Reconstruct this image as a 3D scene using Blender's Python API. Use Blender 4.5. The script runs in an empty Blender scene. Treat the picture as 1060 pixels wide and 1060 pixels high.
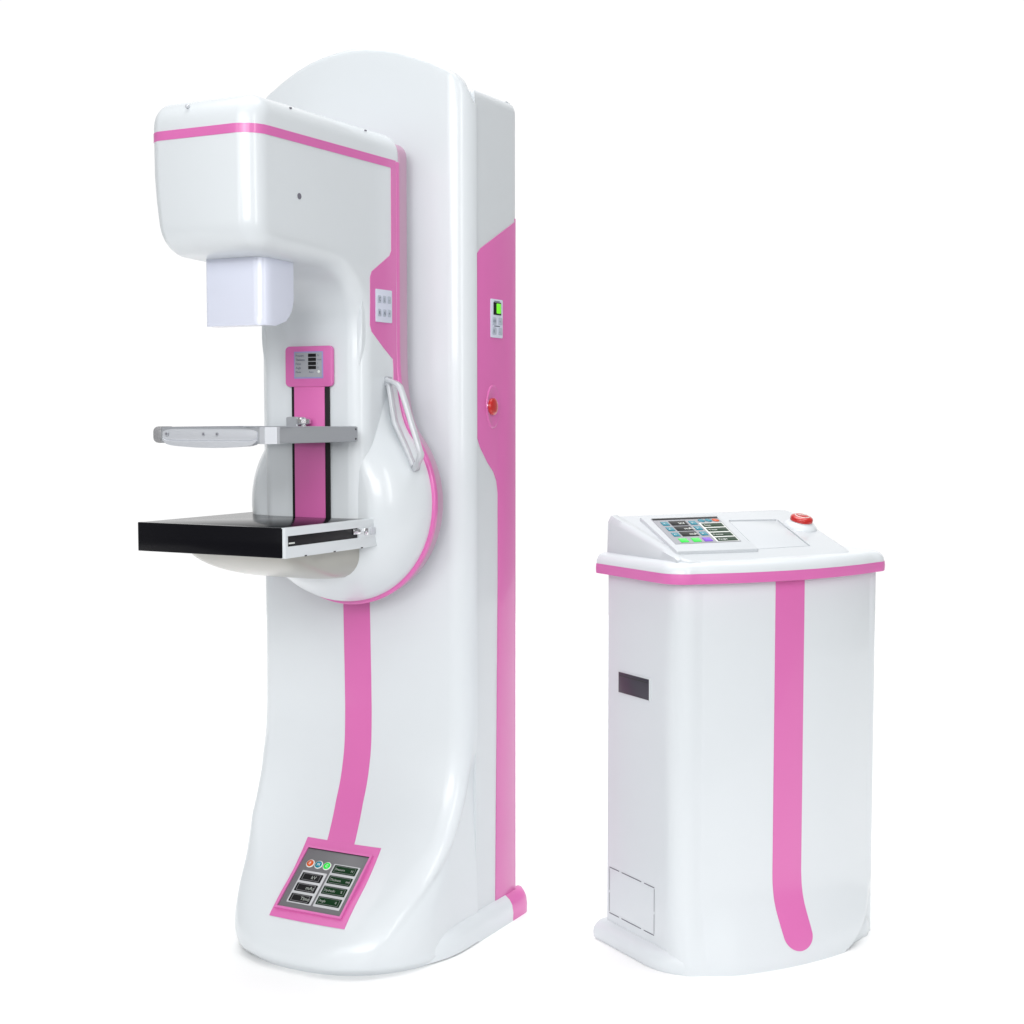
import bpy, bmesh, math, random
from mathutils import Vector, Matrix
from mathutils.bvhtree import BVHTree
PI = math.pi
scn = bpy.context.scene
C = scn.collection

# ------------------------------------------------------------ materials
def s2l(c):
    return tuple(((v/255)/12.92 if v/255 <= .04045 else ((v/255+.055)/1.055)**2.4) for v in c)
def mat(name, col, rough=.3, metal=0, coat=0, spec=.5, ior=1.5, emit=None, es=1, trans=0, alpha=1,
        wear=0.0, bump=0.0, bscale=60):
    m = bpy.data.materials.new(name); m.use_nodes = True
    nt = m.node_tree; b = nt.nodes['Principled BSDF']
    b.inputs['Base Color'].default_value = (*col, 1)
    b.inputs['Roughness'].default_value = rough
    b.inputs['Metallic'].default_value = metal
    b.inputs['Coat Weight'].default_value = coat
    b.inputs['Coat Roughness'].default_value = .04
    b.inputs['Specular IOR Level'].default_value = spec
    b.inputs['IOR'].default_value = ior
    b.inputs['Transmission Weight'].default_value = trans
    b.inputs['Alpha'].default_value = alpha
    if emit:
        b.inputs['Emission Color'].default_value = (*emit, 1); b.inputs['Emission Strength'].default_value = es
    tc = nt.nodes.new('ShaderNodeTexCoord')
    if wear:
        n = nt.nodes.new('ShaderNodeTexNoise'); n.inputs['Scale'].default_value = 4.5; n.inputs['Detail'].default_value = 4
        nt.links.new(tc.outputs['Object'], n.inputs['Vector'])
        r = nt.nodes.new('ShaderNodeMapRange')
        r.inputs['From Min'].default_value = .3; r.inputs['From Max'].default_value = .7
        r.inputs['To Min'].default_value = rough*(1-wear); r.inputs['To Max'].default_value = rough*(1+wear)
        nt.links.new(n.outputs['Fac'], r.inputs['Value']); nt.links.new(r.outputs['Result'], b.inputs['Roughness'])
    if bump:
        n2 = nt.nodes.new('ShaderNodeTexNoise'); n2.inputs['Scale'].default_value = bscale; n2.inputs['Detail'].default_value = 2
        nt.links.new(tc.outputs['Object'], n2.inputs['Vector'])
        bp = nt.nodes.new('ShaderNodeBump'); bp.inputs['Strength'].default_value = bump; bp.inputs['Distance'].default_value = .002
        nt.links.new(n2.outputs['Fac'], bp.inputs['Height']); nt.links.new(bp.outputs['Normal'], b.inputs['Normal'])
    return m
WHITE = mat('white gloss enamel', (.675, .712, .738), .33, coat=.32, wear=.08)
WHITE2 = mat('white plain enamel', (.64, .675, .70), .38, coat=.3, wear=.06)
PINK = mat('pink vinyl', (.66, .145, .42), .36, coat=.35, wear=.1)
PINKD = mat('pink rim with painted shade', (.50, .31, .43), .45, wear=.2)  # rear rim greyed to mauve: its shading is put into the colour
BLACK = mat('black glass', (.006, .006, .008), .16, spec=.25, ior=1.28)
BLACKM = mat('black plastic', (.008, .007, .009), .45, spec=.3)
DARK = mat('dark grey rubber', (.03, .03, .034), .5)
SLOT = mat('charcoal plastic', (.035, .03, .045), .3)
ALU = mat('brushed aluminium', (.47, .49, .52), 0.40, metal=.55, wear=.15, bump=.05, bscale=220)
ALUL = mat('light aluminium', (.60, .62, .66), .36, metal=.3, wear=.1)
CHROME = mat('chrome', (.8, .8, .82), .12, metal=1)
COLL = mat('pale blue acrylic', (.66, .69, .80), .34, coat=.4, wear=.08)
CLEAR = mat('clear acrylic', (.9, .93, .95), .05, trans=.9, alpha=.35, ior=1.3)
RED = mat('red plastic', (.50, .014, .012), .28, coat=.5)
GREYP = mat('grey panel film', (.16, .16, .17), .35)
DESKM = mat('moulded plastic darkened against overhead light', (.575, .605, .63), .36, coat=.25, wear=.08)  # desk white darkened in the colour to offset strong light from above
HANDLE = mat('pale grey plastic', (.56, .58, .61), .34, coat=.3)
GREYB = mat('mid grey plastic', (.26, .26, .27), .4)
GREYL = mat('light grey panel film', (.55, .56, .58), .35)
LILAC = mat('lilac panel film', (.30, .30, .56), .35)
PAPER = mat('white keypad film', (.62, .65, .76), .4)
PAPERK = mat('grey keypad keys', (.42, .46, .54), .4)
INK = mat('dark printing', (.12, .14, .18), .5)
WPRINT = mat('white printing', (.75, .78, .75), .5)
GPRINT = mat('grey printing', (.38, .41, .38), .5)
FIELD = mat('grey display film', (.34, .35, .38), .4)
GSCR = mat('dark green display', (.003, .03, .008), .35, spec=.15, emit=(.0, .05, .012), es=.06)
KSCR = mat('black display', (.012, .012, .013), .35, spec=.15)
GLIT = mat('lit green display', (.15, .7, .03), .3, emit=(.2, .9, .03), es=.35)
GLED = mat('green button', (.02, .55, .05), .25, emit=(.02, .9, .08), es=.25)
TEAL = mat('teal button', (.01, .22, .30), .25)
ORANGE = mat('orange button', (.62, .09, .01), .25)
PURPLE = mat('purple button', (.22, .08, .62), .25)
WARM = mat('warm enamel with painted shade', (.38, .375, .34), .35, coat=.3)  # shade under the table put into the bracket's colour
SEAM = mat('seam shadow gap', (.16, .155, .19), .6)
FLOORM = mat('white seamless paper', (.94, .94, .94), .9, spec=.0)

# ------------------------------------------------------------ mesh helpers
def link(name, bm, m, parent, smooth=None, recalc=True):
    if recalc: bmesh.ops.recalc_face_normals(bm, faces=bm.faces)
    me = bpy.data.meshes.new(name); bm.to_mesh(me); bm.free()
    me.materials.append(m)
    o = bpy.data.objects.new(name, me); C.objects.link(o)
    if parent: o.parent = parent
    if smooth is not None:
        for p in me.polygons: p.use_smooth = True
        me.set_sharp_from_angle(angle=math.radians(smooth))
    return o
def thing(name, label, cat, loc=(0, 0, 0), rz=0):
    o = bpy.data.objects.new(name, None); C.objects.link(o)
    o.location = loc; o.rotation_euler = (0, 0, rz)
    o['label'] = label; o['category'] = cat
    return o
def loft(rings, close=True, cap0=True, cap1=True):
    bm = bmesh.new(); vs = [[bm.verts.new(p) for p in r] for r in rings]
    n = len(rings[0])
    for a, b in zip(vs, vs[1:]):
        for i in range(n if close else n-1):
            j = (i+1) % n
            try: bm.faces.new((a[i], a[j], b[j], b[i]))
            except ValueError: pass
    if cap0: bm.faces.new(vs[0])
    if cap1: bm.faces.new(vs[-1][::-1])
    return bm
def rbox(x0, x1, y0, y1, z0, z1, r=.002, seg=2):
    bm = bmesh.new(); bmesh.ops.create_cube(bm, size=1)
    for v in bm.verts:
        v.co = Vector(((x0+x1)/2+v.co.x*(x1-x0), (y0+y1)/2+v.co.y*(y1-y0), (z0+z1)/2+v.co.z*(z1-z0)))
    if r: bmesh.ops.bevel(bm, geom=bm.edges[:], offset=r, segments=seg, affect='EDGES', profile=.5)
    return bm
def roundpoly(pts, radii, seg=8):
    """2D closed polygon with rounded corners"""
    out = []; n = len(pts)
    for i in range(n):
        p = Vector(pts[i]); a = Vector(pts[i-1]); b = Vector(pts[(i+1) % n]); r = radii[i] if not isinstance(radii, (int, float)) else radii
        if r <= 0: out.append(p.copy()); continue
        u = (a-p).normalized(); v = (b-p).normalized()
        ang = u.angle(v); t = r/math.tan(ang/2)
        t = min(t, (a-p).length*.49, (b-p).length*.49); r = t*math.tan(ang/2)
        c = p+(u+v).normalized()*(r/math.sin(ang/2))
        p0 = p+u*t; p1 = p+v*t
        a0 = math.atan2(p0.y-c.y, p0.x-c.x); a1 = math.atan2(p1.y-c.y, p1.x-c.x)
        d = (a1-a0+PI) % (2*PI)-PI
        for k in range(seg+1):
            an = a0+d*k/seg; out.append(Vector((c.x+r*math.cos(an), c.y+r*math.sin(an))))
    return out
def inset(pts, d):
    n = len(pts)
    area = sum(pts[i].x*pts[(i+1) % n].y-pts[(i+1) % n].x*pts[i].y for i in range(n))
    s = 1 if area > 0 else -1
    out = []
    for i in range(n):
        e0 = (pts[i]-pts[i-1]); e1 = (pts[(i+1) % n]-pts[i])
        if e0.length < 1e-9: e0 = e1
        if e1.length < 1e-9: e1 = e0
        n0 = Vector((-e0.y, e0.x)).normalized()*s; n1 = Vector((-e1.y, e1.x)).normalized()*s
        m = (n0+n1)
        if m.length < 1e-6: m = n0
        m.normalize(); k = d/max(.4, m.dot(n0))
        out.append(pts[i]+m*k)
    return out
def pillow(pts, h0, h1, r, put, seg=5, r1=None):
    """solid from outline pts between heights h0..h1 with edge rounding r; put(p2, h) -> 3D"""
    if r1 is None: r1 = r
    rings = []
    if r > 0:
        rings.append([])
        for k in range(seg+1):
            a = PI/2*k/seg; rings.append([put(p, h0+r*(1-math.sin(a))) for p in inset(pts, r*(1-math.cos(a)))][:] if False else
                                         [put(p, h0+r*(1-math.sin(a))) for p in inset(pts, r*(1-math.cos(a)))])
        rings = [rings[0]]+[[put(p, h0+r*(1-math.sin(PI/2*k/seg))) for p in inset(pts, r*(1-math.cos(PI/2*k/seg)))] for k in range(seg+1)][::1]
        rings = [[put(p, h0+r*(1-math.cos(PI/2*k/seg))) for p in inset(pts, r*(1-math.sin(PI/2*k/seg)))] for k in range(seg+1)]
    else: rings.append([put(p, h0) for p in pts])
    if r1 > 0:
        rings += [[put(p, h1-r1*(1-math.cos(PI/2*k/seg))) for p in inset(pts, r1*(1-math.sin(PI/2*k/seg)))] for k in range(seg, -1, -1)]
        pass
    else: rings.append([put(p, h1) for p in pts])
    return loft(rings)
def lathe(prof, seg=28, M=Matrix(), caps=True):
    """prof list of (r, h) about local z"""
    rings = [[M @ Vector((r*math.cos(2*PI*k/seg), r*math.sin(2*PI*k/seg), h)) for k in range(seg)] for r, h in prof]
    return loft(rings, True, caps, caps)
def bvh_of(o):
    me = o.data
    return BVHTree.FromPolygons([v.co.copy() for v in me.vertices], [tuple(p.vertices) for p in me.polygons])
def project_strip(name, rows, tree, m, parent, origin_y=-3, nx=8, off=.0012, thick=.003, dirv=Vector((0, 1, 0)), mk=None):
    """rows: (v, a, b): along dirv-perpendicular. default: v = z, a..b = x range, cast along +y"""
    if mk is None: mk = lambda u, v: Vector((u, origin_y, v))
    front = []
    for v, a, b in rows:
        rr = []
        for k in range(nx+1):
            u = a+(b-a)*k/nx
            h = tree.ray_cast(mk(u, v), dirv)
            rr.append(h[0]-dirv*off if h[0] is not None else None)
        for k in range(nx+1):
            if rr[k] is None:
                rr[k] = next((q for q in rr if q is not None), mk(a, v)+dirv*2.7).copy()
        front.append(rr)
    bm = bmesh.new()
    F = [[bm.verts.new(p) for p in r] for r in front]; B = [[bm.verts.new(p+dirv*thick) for p in r] for r in front]
    R, N = len(F), nx
    for i in range(R-1):
        for k in range(N):
            bm.faces.new((F[i][k], F[i][k+1], F[i+1][k+1], F[i+1][k]))
            bm.faces.new((B[i][k], B[i+1][k], B[i+1][k+1], B[i][k+1]))
        bm.faces.new((F[i][0], F[i+1][0], B[i+1][0], B[i][0])); bm.faces.new((F[i][N], B[i][N], B[i+1][N], F[i+1][N]))
    for k in range(N):
        bm.faces.new((F[0][k], B[0][k], B[0][k+1], F[0][k+1])); bm.faces.new((F[-1][k], F[-1][k+1], B[-1][k+1], B[-1][k]))
    return link(name, bm, m, parent, 40)
class Frame:
    """flat working plane: origin, u (right), v (up), n (out)"""
    def __init__(s, o, u, v):
        s.o = Vector(o); s.u = Vector(u).normalized(); n = s.u.cross(Vector(v)).normalized(); s.n = n; s.v = n.cross(s.u).normalized()
    def p(s, a, b, h=0): return s.o+s.u*a+s.v*b+s.n*h
    def mat(s, a=0, b=0, h=0):
        M = Matrix((s.u, s.v, s.n)).transposed().to_4x4(); M.translation = s.p(a, b, h); return M
    def plate(s, name, a0, a1, b0, b1, h0, h1, m, parent, r=0, e=.0004):
        pts = [(a0, b0), (a1, b0), (a1, b1), (a0, b1)]
        pts = roundpoly(pts, r, 5) if r else [Vector(q) for q in pts]
        return link(name, pillow(pts, h0, h1, 0, lambda q, h: s.p(q.x, q.y, h), 2, e), m, parent, 40)
    def poly(s, name, pts, h0, h1, m, parent, r=0, e=.0004):
        pts = roundpoly(pts, r, 5) if r else [Vector(q) for q in pts]
        return link(name, pillow(pts, h0, h1, 0, lambda q, h: s.p(q.x, q.y, h), 2, e), m, parent, 40)
    def disc(s, name, a, b, r, h0, h1, m, parent, seg=20, dome=0):
        prof = [(r, h0), (r, h1-min(.0006, r*.2)), (r*.94, h1)]
        if dome: prof = [(r, h0), (r, h1)]+[(r*math.cos(t*PI/10), h1+dome*math.sin(t*PI/10)) for t in (1, 2, 3, 4)]+[(r*.03, h1+dome)]
        return link(name, lathe(prof, seg, s.mat(a, b)), m, parent, 50)
    def ring(s, name, a0, a1, b0, b1, w, h0, h1, m, parent):
        """rectangular outline of strip width w"""
        bm = bmesh.new()
        for (p0, p1, q0, q1) in ((a0, a1, b0, b0+w), (a0, a1, b1-w, b1), (a0, a0+w, b0+w, b1-w), (a1-w, a1, b0+w, b1-w)):
            vs = [bm.verts.new(s.p(a, b, h)) for h in (h0, h1) for a, b in ((p0, q0), (p1, q0), (p1, q1), (p0, q1))]
            for f in ((0, 1, 2, 3), (4, 5, 6, 7), (0, 1, 5, 4), (1, 2, 6, 5), (2, 3, 7, 6), (3, 0, 4, 7)): bm.faces.new([vs[i] for i in f])
        return link(name, bm, m, parent)
    def text(s, name, txt, a, b, size, h, m, parent, sx=1.0):
        cu = bpy.data.curves.new(name, 'FONT'); cu.body = txt; cu.size = size; cu.extrude = .0002; cu.resolution_u = 2
        t = bpy.data.objects.new(name, cu); C.objects.link(t)
        me = bpy.data.meshes.new_from_object(t.evaluated_get(bpy.context.evaluated_depsgraph_get()))
        C.objects.unlink(t); bpy.data.objects.remove(t)
        me.transform(s.mat(a, b, h) @ Matrix.Diagonal((sx, 1, 1, 1)))
        me.materials.clear(); me.materials.append(m)
        o = bpy.data.objects.new(name, me); C.objects.link(o); o.parent = parent
        return o
def interp(x, xs, ys):
    if x <= xs[0]: return ys[0]
    for i in range(len(xs)-1):
        if x <= xs[i+1]:
            # catmull / smooth hermite
            t = (x-xs[i])/(xs[i+1]-xs[i]); d = ys[i+1]-ys[i]
            m0 = (ys[i+1]-ys[max(i-1, 0)])/(xs[i+1]-xs[max(i-1, 0)])*(xs[i+1]-xs[i]) if i > 0 else d
            j = min(i+2, len(xs)-1); m1 = (ys[j]-ys[i])/(xs[j]-xs[i])*(xs[i+1]-xs[i])
            return (2*t**3-3*t**2+1)*ys[i]+(t**3-2*t**2+t)*m0+(-2*t**3+3*t**2)*ys[i+1]+(t**3-t**2)*m1
    return ys[-1]
def ss(a, b, x):
    t = min(1, max(0, (x-a)/(b-a))); return t*t*(3-2*t)

# ============================================================ THE SETTING
bm = bmesh.new()
def frange(n, a, b): return [a+(b-a)*i/(n-1) for i in range(n)]
g = [[bm.verts.new((x, y, 0)) for x in frange(9, -5, 5)] for y in frange(9, 1.9, 9)]
for i in range(8):
    for j in range(8): bm.faces.new((g[i][j], g[i][j+1], g[i+1][j+1], g[i+1][j]))
fl = link('floor', bm, FLOORM, None); fl['kind'] = 'structure'
# dim grey sheet added out of view, camera side, to cut floor bounce
bm = bmesh.new(); bm.faces.new([bm.verts.new(p) for p in ((-9, -8, -.004), (9, -8, -.004), (9, 2.2, -.004), (-9, 2.2, -.004))])
gf = link('ground', bm, mat('grey bounce cutting sheet', (.22, .22, .22), .8, spec=.1), None); gf['kind'] = 'structure'

# ============================================================ X-RAY UNIT
U = thing('mammography_unit', 'tall white and pink breast x-ray machine with C-shaped arm above a black table', 'x-ray machine',
          (0, 3.494, 0), math.radians(-28))
cx, hw = -.307, .291
ZF = [0, .03, .06, .09, .13, .18, .25, .33, .41, .5, .6]
YF = [-.490, -.498, -.488, -.462, -.416, -.350, -.280, -.224, -.197, -.187, -.185]
def F(z): return interp(z, ZF, YF)
# top outline of the column
XT = [-.598, -.588, -.564, -.530, -.494, -.440, -.384, -.29, -.196, -.124, -.090, -.058, -.038, -.024, -.016]
ZT = [1.870, 1.922, 1.952, 1.972, 1.990, 2.011, 2.024, 2.033, 2.021, 1.997, 1.984, 1.967, 1.952, 1.931, 1.898]
def ztop(x): return interp(x, XT, ZT)
def shell_ring(z, ins=0, dz=0, yb=-.137):
    """front sheet section: returns list of points from back right, round the front, to back left"""
    f = F(z)
    t = max(0, 1-z/.25)**1.2
    rx = .046+.195*t; ry = .048+.172*t
    q_ = 1-ss(.02, .40, z); cx, hw = -.307+.040*q_, .291-.030*q_
    pts = []
    N = 22
    h = hw-ins
    n = 2+.2*t
    def corner(sgn):
        o = []
        for k in range(N+1):
            a = PI/2*k/N
            c, s = math.cos(a)**(2/n), math.sin(a)**(2/n)
            o.append((cx+sgn*(h-rx+rx*c), f+ins+ry-ry*s))
        return o
    R = corner(1); L = corner(-1)[::-1]
    flat = []
    M = 12
    for k in range(1, M):
        flat.append((cx+(h-rx)*(1-2*k/M), f+ins))
    line = [(cx+h, yb)]
    y0 = f+ins+ry
    for k in range(1, 16): line.append((cx+h, yb+(y0-yb)*k/16))
    full = line+R+flat+L+[(2*cx-p[0], p[1]) for p in line[::-1]]
    out = []
    for x, y in full:
        d = (x-cx)/hw
        rec = ss(f+.024, f+.050, y)*ss(0, .045, yb-.03-f)*ss(.0, .03, z)*(1-ss(.38, .50, z))
        if rec > 0:
            x = cx+(x-cx)*(1-.038*rec); 
        out.append((x, y-.020*(1-d*d)*(1 if y < yb-.01 else 0)*ss(yb, f+ry*.5, y) if True else y))
    return out
rings = []
zs = [0, .004, .008]+[.008*i for i in range(2, 63)]+[.52, .6, .8, 1.0, 1.2, 1.4, 1.6, 1.75]
for z in zs:
    ins = .010*(1-ss(0, .02, z))
    rings.append([Vector((x, y, z)) for x, y in shell_ring(z, ins)])
for t in (.25, .5, .75, .9, 1.0):
    rings.append([Vector((x, y, 1.75+(ztop(x)-.016-1.75)*t)) for x, y in shell_ring(1.8)])
for k in range(1, 6):
    a = PI/2*k/5; ins = .016*(1-math.cos(a))
    base = shell_ring(1.8); sec = shell_ring(1.8, ins)
    rings.append([Vector((q[0], q[1], ztop(p[0])-.016+.016*math.sin(a))) for p, q in zip(base, sec)])
# top surface: fold to the back line
last = rings[-1]
rings.append([Vector((p.x, -.137, p.z)) for p in last])
column = link('column', loft(rings, close=True, cap0=True, cap1=False), WHITE, U, 40)
ctree = bvh_of(column)

# raised front lip: crease bead following the edge of the curved front sheet on the right and left flank
def bead(sgn):
    Z = [.50, .44, .38, .33, .285, .246, .215, .186, .155, .129, .105, .086, .068, .056, .042, .031, .022]
    X = [-.004, -.004, -.006, -.009, -.013, -.016, -.019, -.022, -.028, -.036, -.050, -.066, -.086, -.103, -.124, -.146, -.170]
    rr = []
    for i, (z, x) in enumerate(zip(Z, X)):
        xx = x if sgn > 0 else 2*cx-x
        r = .014*ss(0, 5, i+.6)*(1-ss(12, 17, i+.4))+.0015
        h = ctree.ray_cast(Vector((xx-sgn*.004, -3, z)), Vector((0, 1, 0)))
        p = h[0] if h[0] else Vector((xx, F(z)+.04, z))
        rr.append((p, r))
    return rr
# base skirt running round the foot, low on the sides
def skirt_ring(o, z):
    pts = []
    N = 40; D = .276; HW = .285
    yc = -.225
    n = 2.0; cx = -.281
    pts.append(Vector((cx+HW+o, -.1665, z)))
    for k in range(N+1):
        a = PI*k/N
        c, s = math.cos(a), math.sin(a)
        x = cx+(HW+o)*math.copysign(abs(c)**(2/n), c); y = yc-(D+o)*abs(s)**(2/n)
        pts.append(Vector((x, y, z)))
    pts.append(Vector((cx-HW-o, -.168, z)))
    return pts
sk = [skirt_ring(-.006, 0), skirt_ring(0, .004), skirt_ring(.001, .02), skirt_ring(-.001, .034), skirt_ring(-.006, .046), skirt_ring(-.014, .056), skirt_ring(-.026, .062), skirt_ring(-.06, .064)]
skirt = link('base_skirt', loft(sk), WHITE, U, 50)

# cabinet behind the shell
cab = roundpoly([(-.020, -.139), (-.020, .062), (-.560, .062), (-.560, -.139)], [0, .012, .012, 0], 5)
cr = []
for z, o in ((0, 0), (.4, 0), (.8, 0), (1.2, 0), (1.6, 0), (1.904, 0), (1.913, .002), (1.921, .006), (1.927, .013), (1.930, .024)):
    cr.append([Vector((p.x, p.y, z)) for p in (inset(cab, o) if o else cab)])
cabinet = link('rear_cabinet', loft(cr), WHITE2, U, 35)
# cabinet skirt: white front part, pink rear part
def cskirt(y0, y1, name, m, e=0):
    bmx = bmesh.new(); out = []
    for sgn in (1,):
        pr = [(-.022, 0), (.003, 0), (.004, .02), (.001, .038), (-.006, .050), (-.0165, .0585), (-.022, .060)]
        rg = []
        ys = [y0, y1-.02, y1-.012, y1-.004, y1] if e else [y0, y1]
        for i, y in enumerate(ys):
            k = [1, 1, .9, .62, .0][i] if e else 1
            rg.append([Vector((-.022+(x+.022)*(1 if not e else max(k, .02)), y, z)) for x, z in pr])
        return link(name, loft(rg), m, cabinet, 40)
cskirt(-.166, -.0005, 'skirting', WHITE)
# pink rear panel and skirting end
tree_cab = bvh_of(cabinet)
pf = Frame((-.020, 0, 0), (0, 1, 0), (0, 0, 1))    # right flank: u = +y, v = z, n = +x
side_pts = [(-.047, .052), (-.034, .818), (-.034, 1.02), (-.040, 1.048), (-.055, 1.070), (-.083, 1.092), (-.118, 1.128), (-.137, 1.160), (-.1385, 1.19),
            (-.1385, 1.53), (-.137, 1.548), (-.130, 1.563), (-.116, 1.575), (.0495, 1.652), (.0495, .052)]
sp = pf.poly('side_panel', side_pts, .0002, .0016, PINK, cabinet)
bmx = rbox(-.0195, -.0183, .0, .01, .05, 1.2, 0); bmx.free()
# wrap of the pink round the rear corner
wr = []
for z in (.052, .8, 1.3, 1.660):
    arc = [(-.0184, .0497)]+[(-.032+.0136*math.cos(a), .050+.0136*math.sin(a)) for a in [PI/2*k/5 for k in range(1, 6)]]+[(-.08, .0636)]
    inn = [(x-.001 if i < 3 else x, y-.001) for i, (x, y) in enumerate(arc)][::-1]
    wr.append([Vector((x, y, z)) for x, y in arc+inn])
link('side_panel', loft(wr), PINK, cabinet, 50)
pk = []
for y, k in ((-.0003, 1), (.056, 1), (.070, .97), (.080, .86), (.087, .6), (.090, .2)):
    pr = [(-.028, 0), (.003, 0), (.004, .02), (.001, .038), (-.006, .050), (-.0165, .0585), (-.028, .060)]
    pk.append([Vector((-.028+(x+.028)*k, y, z*(.9+.1*k))) for x, z in pr])
link('skirting', loft(pk), PINK, cabinet, 45)['label'] = 'pink rear end of the skirting'

# keypad on the pink side
kf = Frame((-.0184, 0, 0), (0, 1, 0), (0, 0, 1))
kp = kf.plate('keypad', -.071, -.015, 1.378, 1.466, .0001, .0022, PAPER, U, r=.003)
kf.plate('display', -.060, -.024, 1.430, 1.459, .0023, .0032, KSCR, kp, r=.001)
kf.plate('display_digits', -.047, -.026, 1.4335, 1.4565, .0033, .0038, GLIT, kp, r=.003)
for i in range(2):
    for j, zc in enumerate((1.416, 1.393)):
        y = -.0575+i*.0285
        k_ = kf.plate('key', y-.008, y+.010, zc-.0085, zc+.0085, .0023, .0036, PAPERK, kp, r=.004)
        kf.text('key_symbol', ['kV', 'R', '+', '-'][i*2+j], y-.005, zc-.004, .011, .0037, INK, k_)
for zc in (1.4045, 1.461): kf.plate('printed_line', -.056, -.030, zc-.0011, zc+.0011, .0023, .0028, INK, kp)
# emergency stop in its dished recess
ef = Frame((-.0184, -.060, 1.220), (0, 1, 0), (0, 0, 1))
dish = lathe([(.0505, .0001), (.049, .0022), (.046, .0028), (.042, .0022), (.034, .0014), (.002, .0012)], 36, ef.mat() @ Matrix.Diagonal((.62, 1, 1, 1)))
es = link('emergency_stop', dish, PINK, U, 60); es['label'] = 'red push button in a dished pink surround'
ef.disc('collar', -.014, 0, .0165, .001, .006, CHROME, es)
ef.disc('button', -.014, 0, .0195, .006, .011, RED, es, dome=.004)
# seam between shell and cabinet
link('seam_strip', rbox(-.0205, -.0192, -.1402, -.1372, .50, 1.89, 0), SEAM, U)

# pink stripe on the column front
rows = []
for i in range(60):
    z = .790-(.790-.231)*i/59
    c = interp(z, [.23, .27, .32, .45, .6, .8], [-.272, -.281, -.290, -.294, -.297, -.300])
    rows.append((z, c-.0365, c+.0365))
project_strip('stripe', rows, ctree, PINK, column, nx=8)
# pink frame of the foot panel and its screen
rows = [(.2330-(.2330-.0985)*i/24, -.364+.008*i/24, -.166+.008*i/24) for i in range(25)]
fp = project_strip('foot_panel', rows, ctree, PINK, U, nx=12, off=.0022, thick=.006); fp['label'] = 'pink framed control panel on the curved foot'
def on_front(x, z):
    h = ctree.ray_cast(Vector((x, -3, z)), Vector((0, 1, 0))); return h[0]
pa, pb = on_front(-.26, .215), on_front(-.26, .112)
pl, pr_ = on_front(-.345, .165), on_front(-.18, .165)
mid = on_front(-.2625, .163)
ff = Frame(mid+Vector((0, 0, 0)), pr_-pl, pa-pb)
ff.o = mid+ff.n*.0050
Hh = (pa-pb).length/2
SC = .088
# recessed grey screen (frame lips keep the recess readable)
def lip(a0, a1, b0, b1, w):
    o = roundpoly([(a0-w, b0-w), (a1+w, b0-w), (a1+w, b1+w), (a0-w, b1+w)], 0)
scr = ff.plate('screen', -.083, .083, -.080, .076, -.010, .0010, GREYP, fp, r=.001)
ff.ring('bezel', -.088, .088, -.085, .081, .005, -.008, .0042, PINK, fp)
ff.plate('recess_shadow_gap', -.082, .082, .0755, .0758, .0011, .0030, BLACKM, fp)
# silver key field
ff.plate('key_field', -.067, -.0015, -.066, .018, .0012, .0017, GREYL, fp, r=.002)
ff.plate('key_field', .0035, .073, -.066, .046, .0012, .0017, GREYL, fp, r=.002)
for i, t in enumerate(['kV', 'mAs', 'Time']):
    b = .002-i*.0275
    k_ = ff.plate('display_key', -.063, -.0075, b-.0105, b+.0105, .0018, .0024, KSCR, fp, r=.002)
    ff.ring('key_edge', -.058, -.0125, b-.0085, b+.0085, .0012, .0025, .0028, GREYP, k_)
    ff.text('key_text', t, -.035, b-.004, .012, .0026, GPRINT, k_)
for i, t in enumerate(['Pressure', 'Thickness', 'Hydraulic', 'Angle']):
    b = .033-i*.0275
    k_ = ff.plate('display_key', .0075, .069, b-.0105, b+.0105, .0018, .0024, GSCR, fp, r=.002)
    ff.ring('key_edge', .0115, .065, b-.0085, b+.0085, .0010, .0025, .0028, GREYP, k_)
    ff.text('key_text', t, .0135, b-.003, .0085, .0026, GPRINT, k_, .85)
    ff.text('key_text', ['N', 'mm', '%', '0'][i], .055, b-.003, .0085, .0026, GPRINT, k_, .85)
for i, (m_, t) in enumerate([(ORANGE, '0'), (TEAL, 'M'), (GLED, 'C')]):
    a = -.057+i*.0225
    k_ = ff.disc('round_key', a, .037, .0105, .001, .0022, WPRINT, fp)
    ff.disc('key_cap', a, .037, .0085, .0023, .0036, m_, k_)
    ff.text('key_text', t, a-.003, .033, .010, .0037, WPRINT, k_)

# ---------------------------------------------------------------- swinging C arm
ax, aw = -.268, .137
arm = bpy.data.objects.new('dummy', None); bpy.data.objects.remove(arm)
prof = roundpoly([(-.254, 1.811), (-.254, .90), (-.432, .90), (-.432, 1.500), (-.798, 1.516), (-.800, 1.813)],
                 [.045, .045, .045, .115, .062, .050], 12)
# subdivide long edges so deformation and shading stay smooth
def subdiv(pts, mx):
    out = []
    for i in range(len(pts)):
        a, b = pts[i], pts[(i+1) % len(pts)]; n = max(1, int((b-a).length/mx))
        for k in range(n): out.append(a+(b-a)*k/n)
    return out
prof = subdiv(prof, .04)
def arm_put(q, x):
    y, z = q.x, q.y
    h = (x-ax)/aw
    head = ss(-.44, -.60, y) if False else (1-ss(-.60, -.44, y))
    up = ss(1.30, 1.50, z)
    if h < 0: x += .022*(1-ss(1.47, 1.68, z))*head*up*(-h)
    if h < 0: x += .010*head*up*(-h)
    # gently bowed front
    if y < -.7: y += .016*h*h*(1-ss(-.80, -.70, y))*0+.012*h*h
    if y > -.5 and z < 1.48: y += .004*h*h
    return Vector((x, y, z))
armb = link('c_arm', pillow(prof, ax-aw, ax+aw, .040, arm_put, 8), WHITE, U, 60)
atree = bvh_of(armb)
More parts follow.
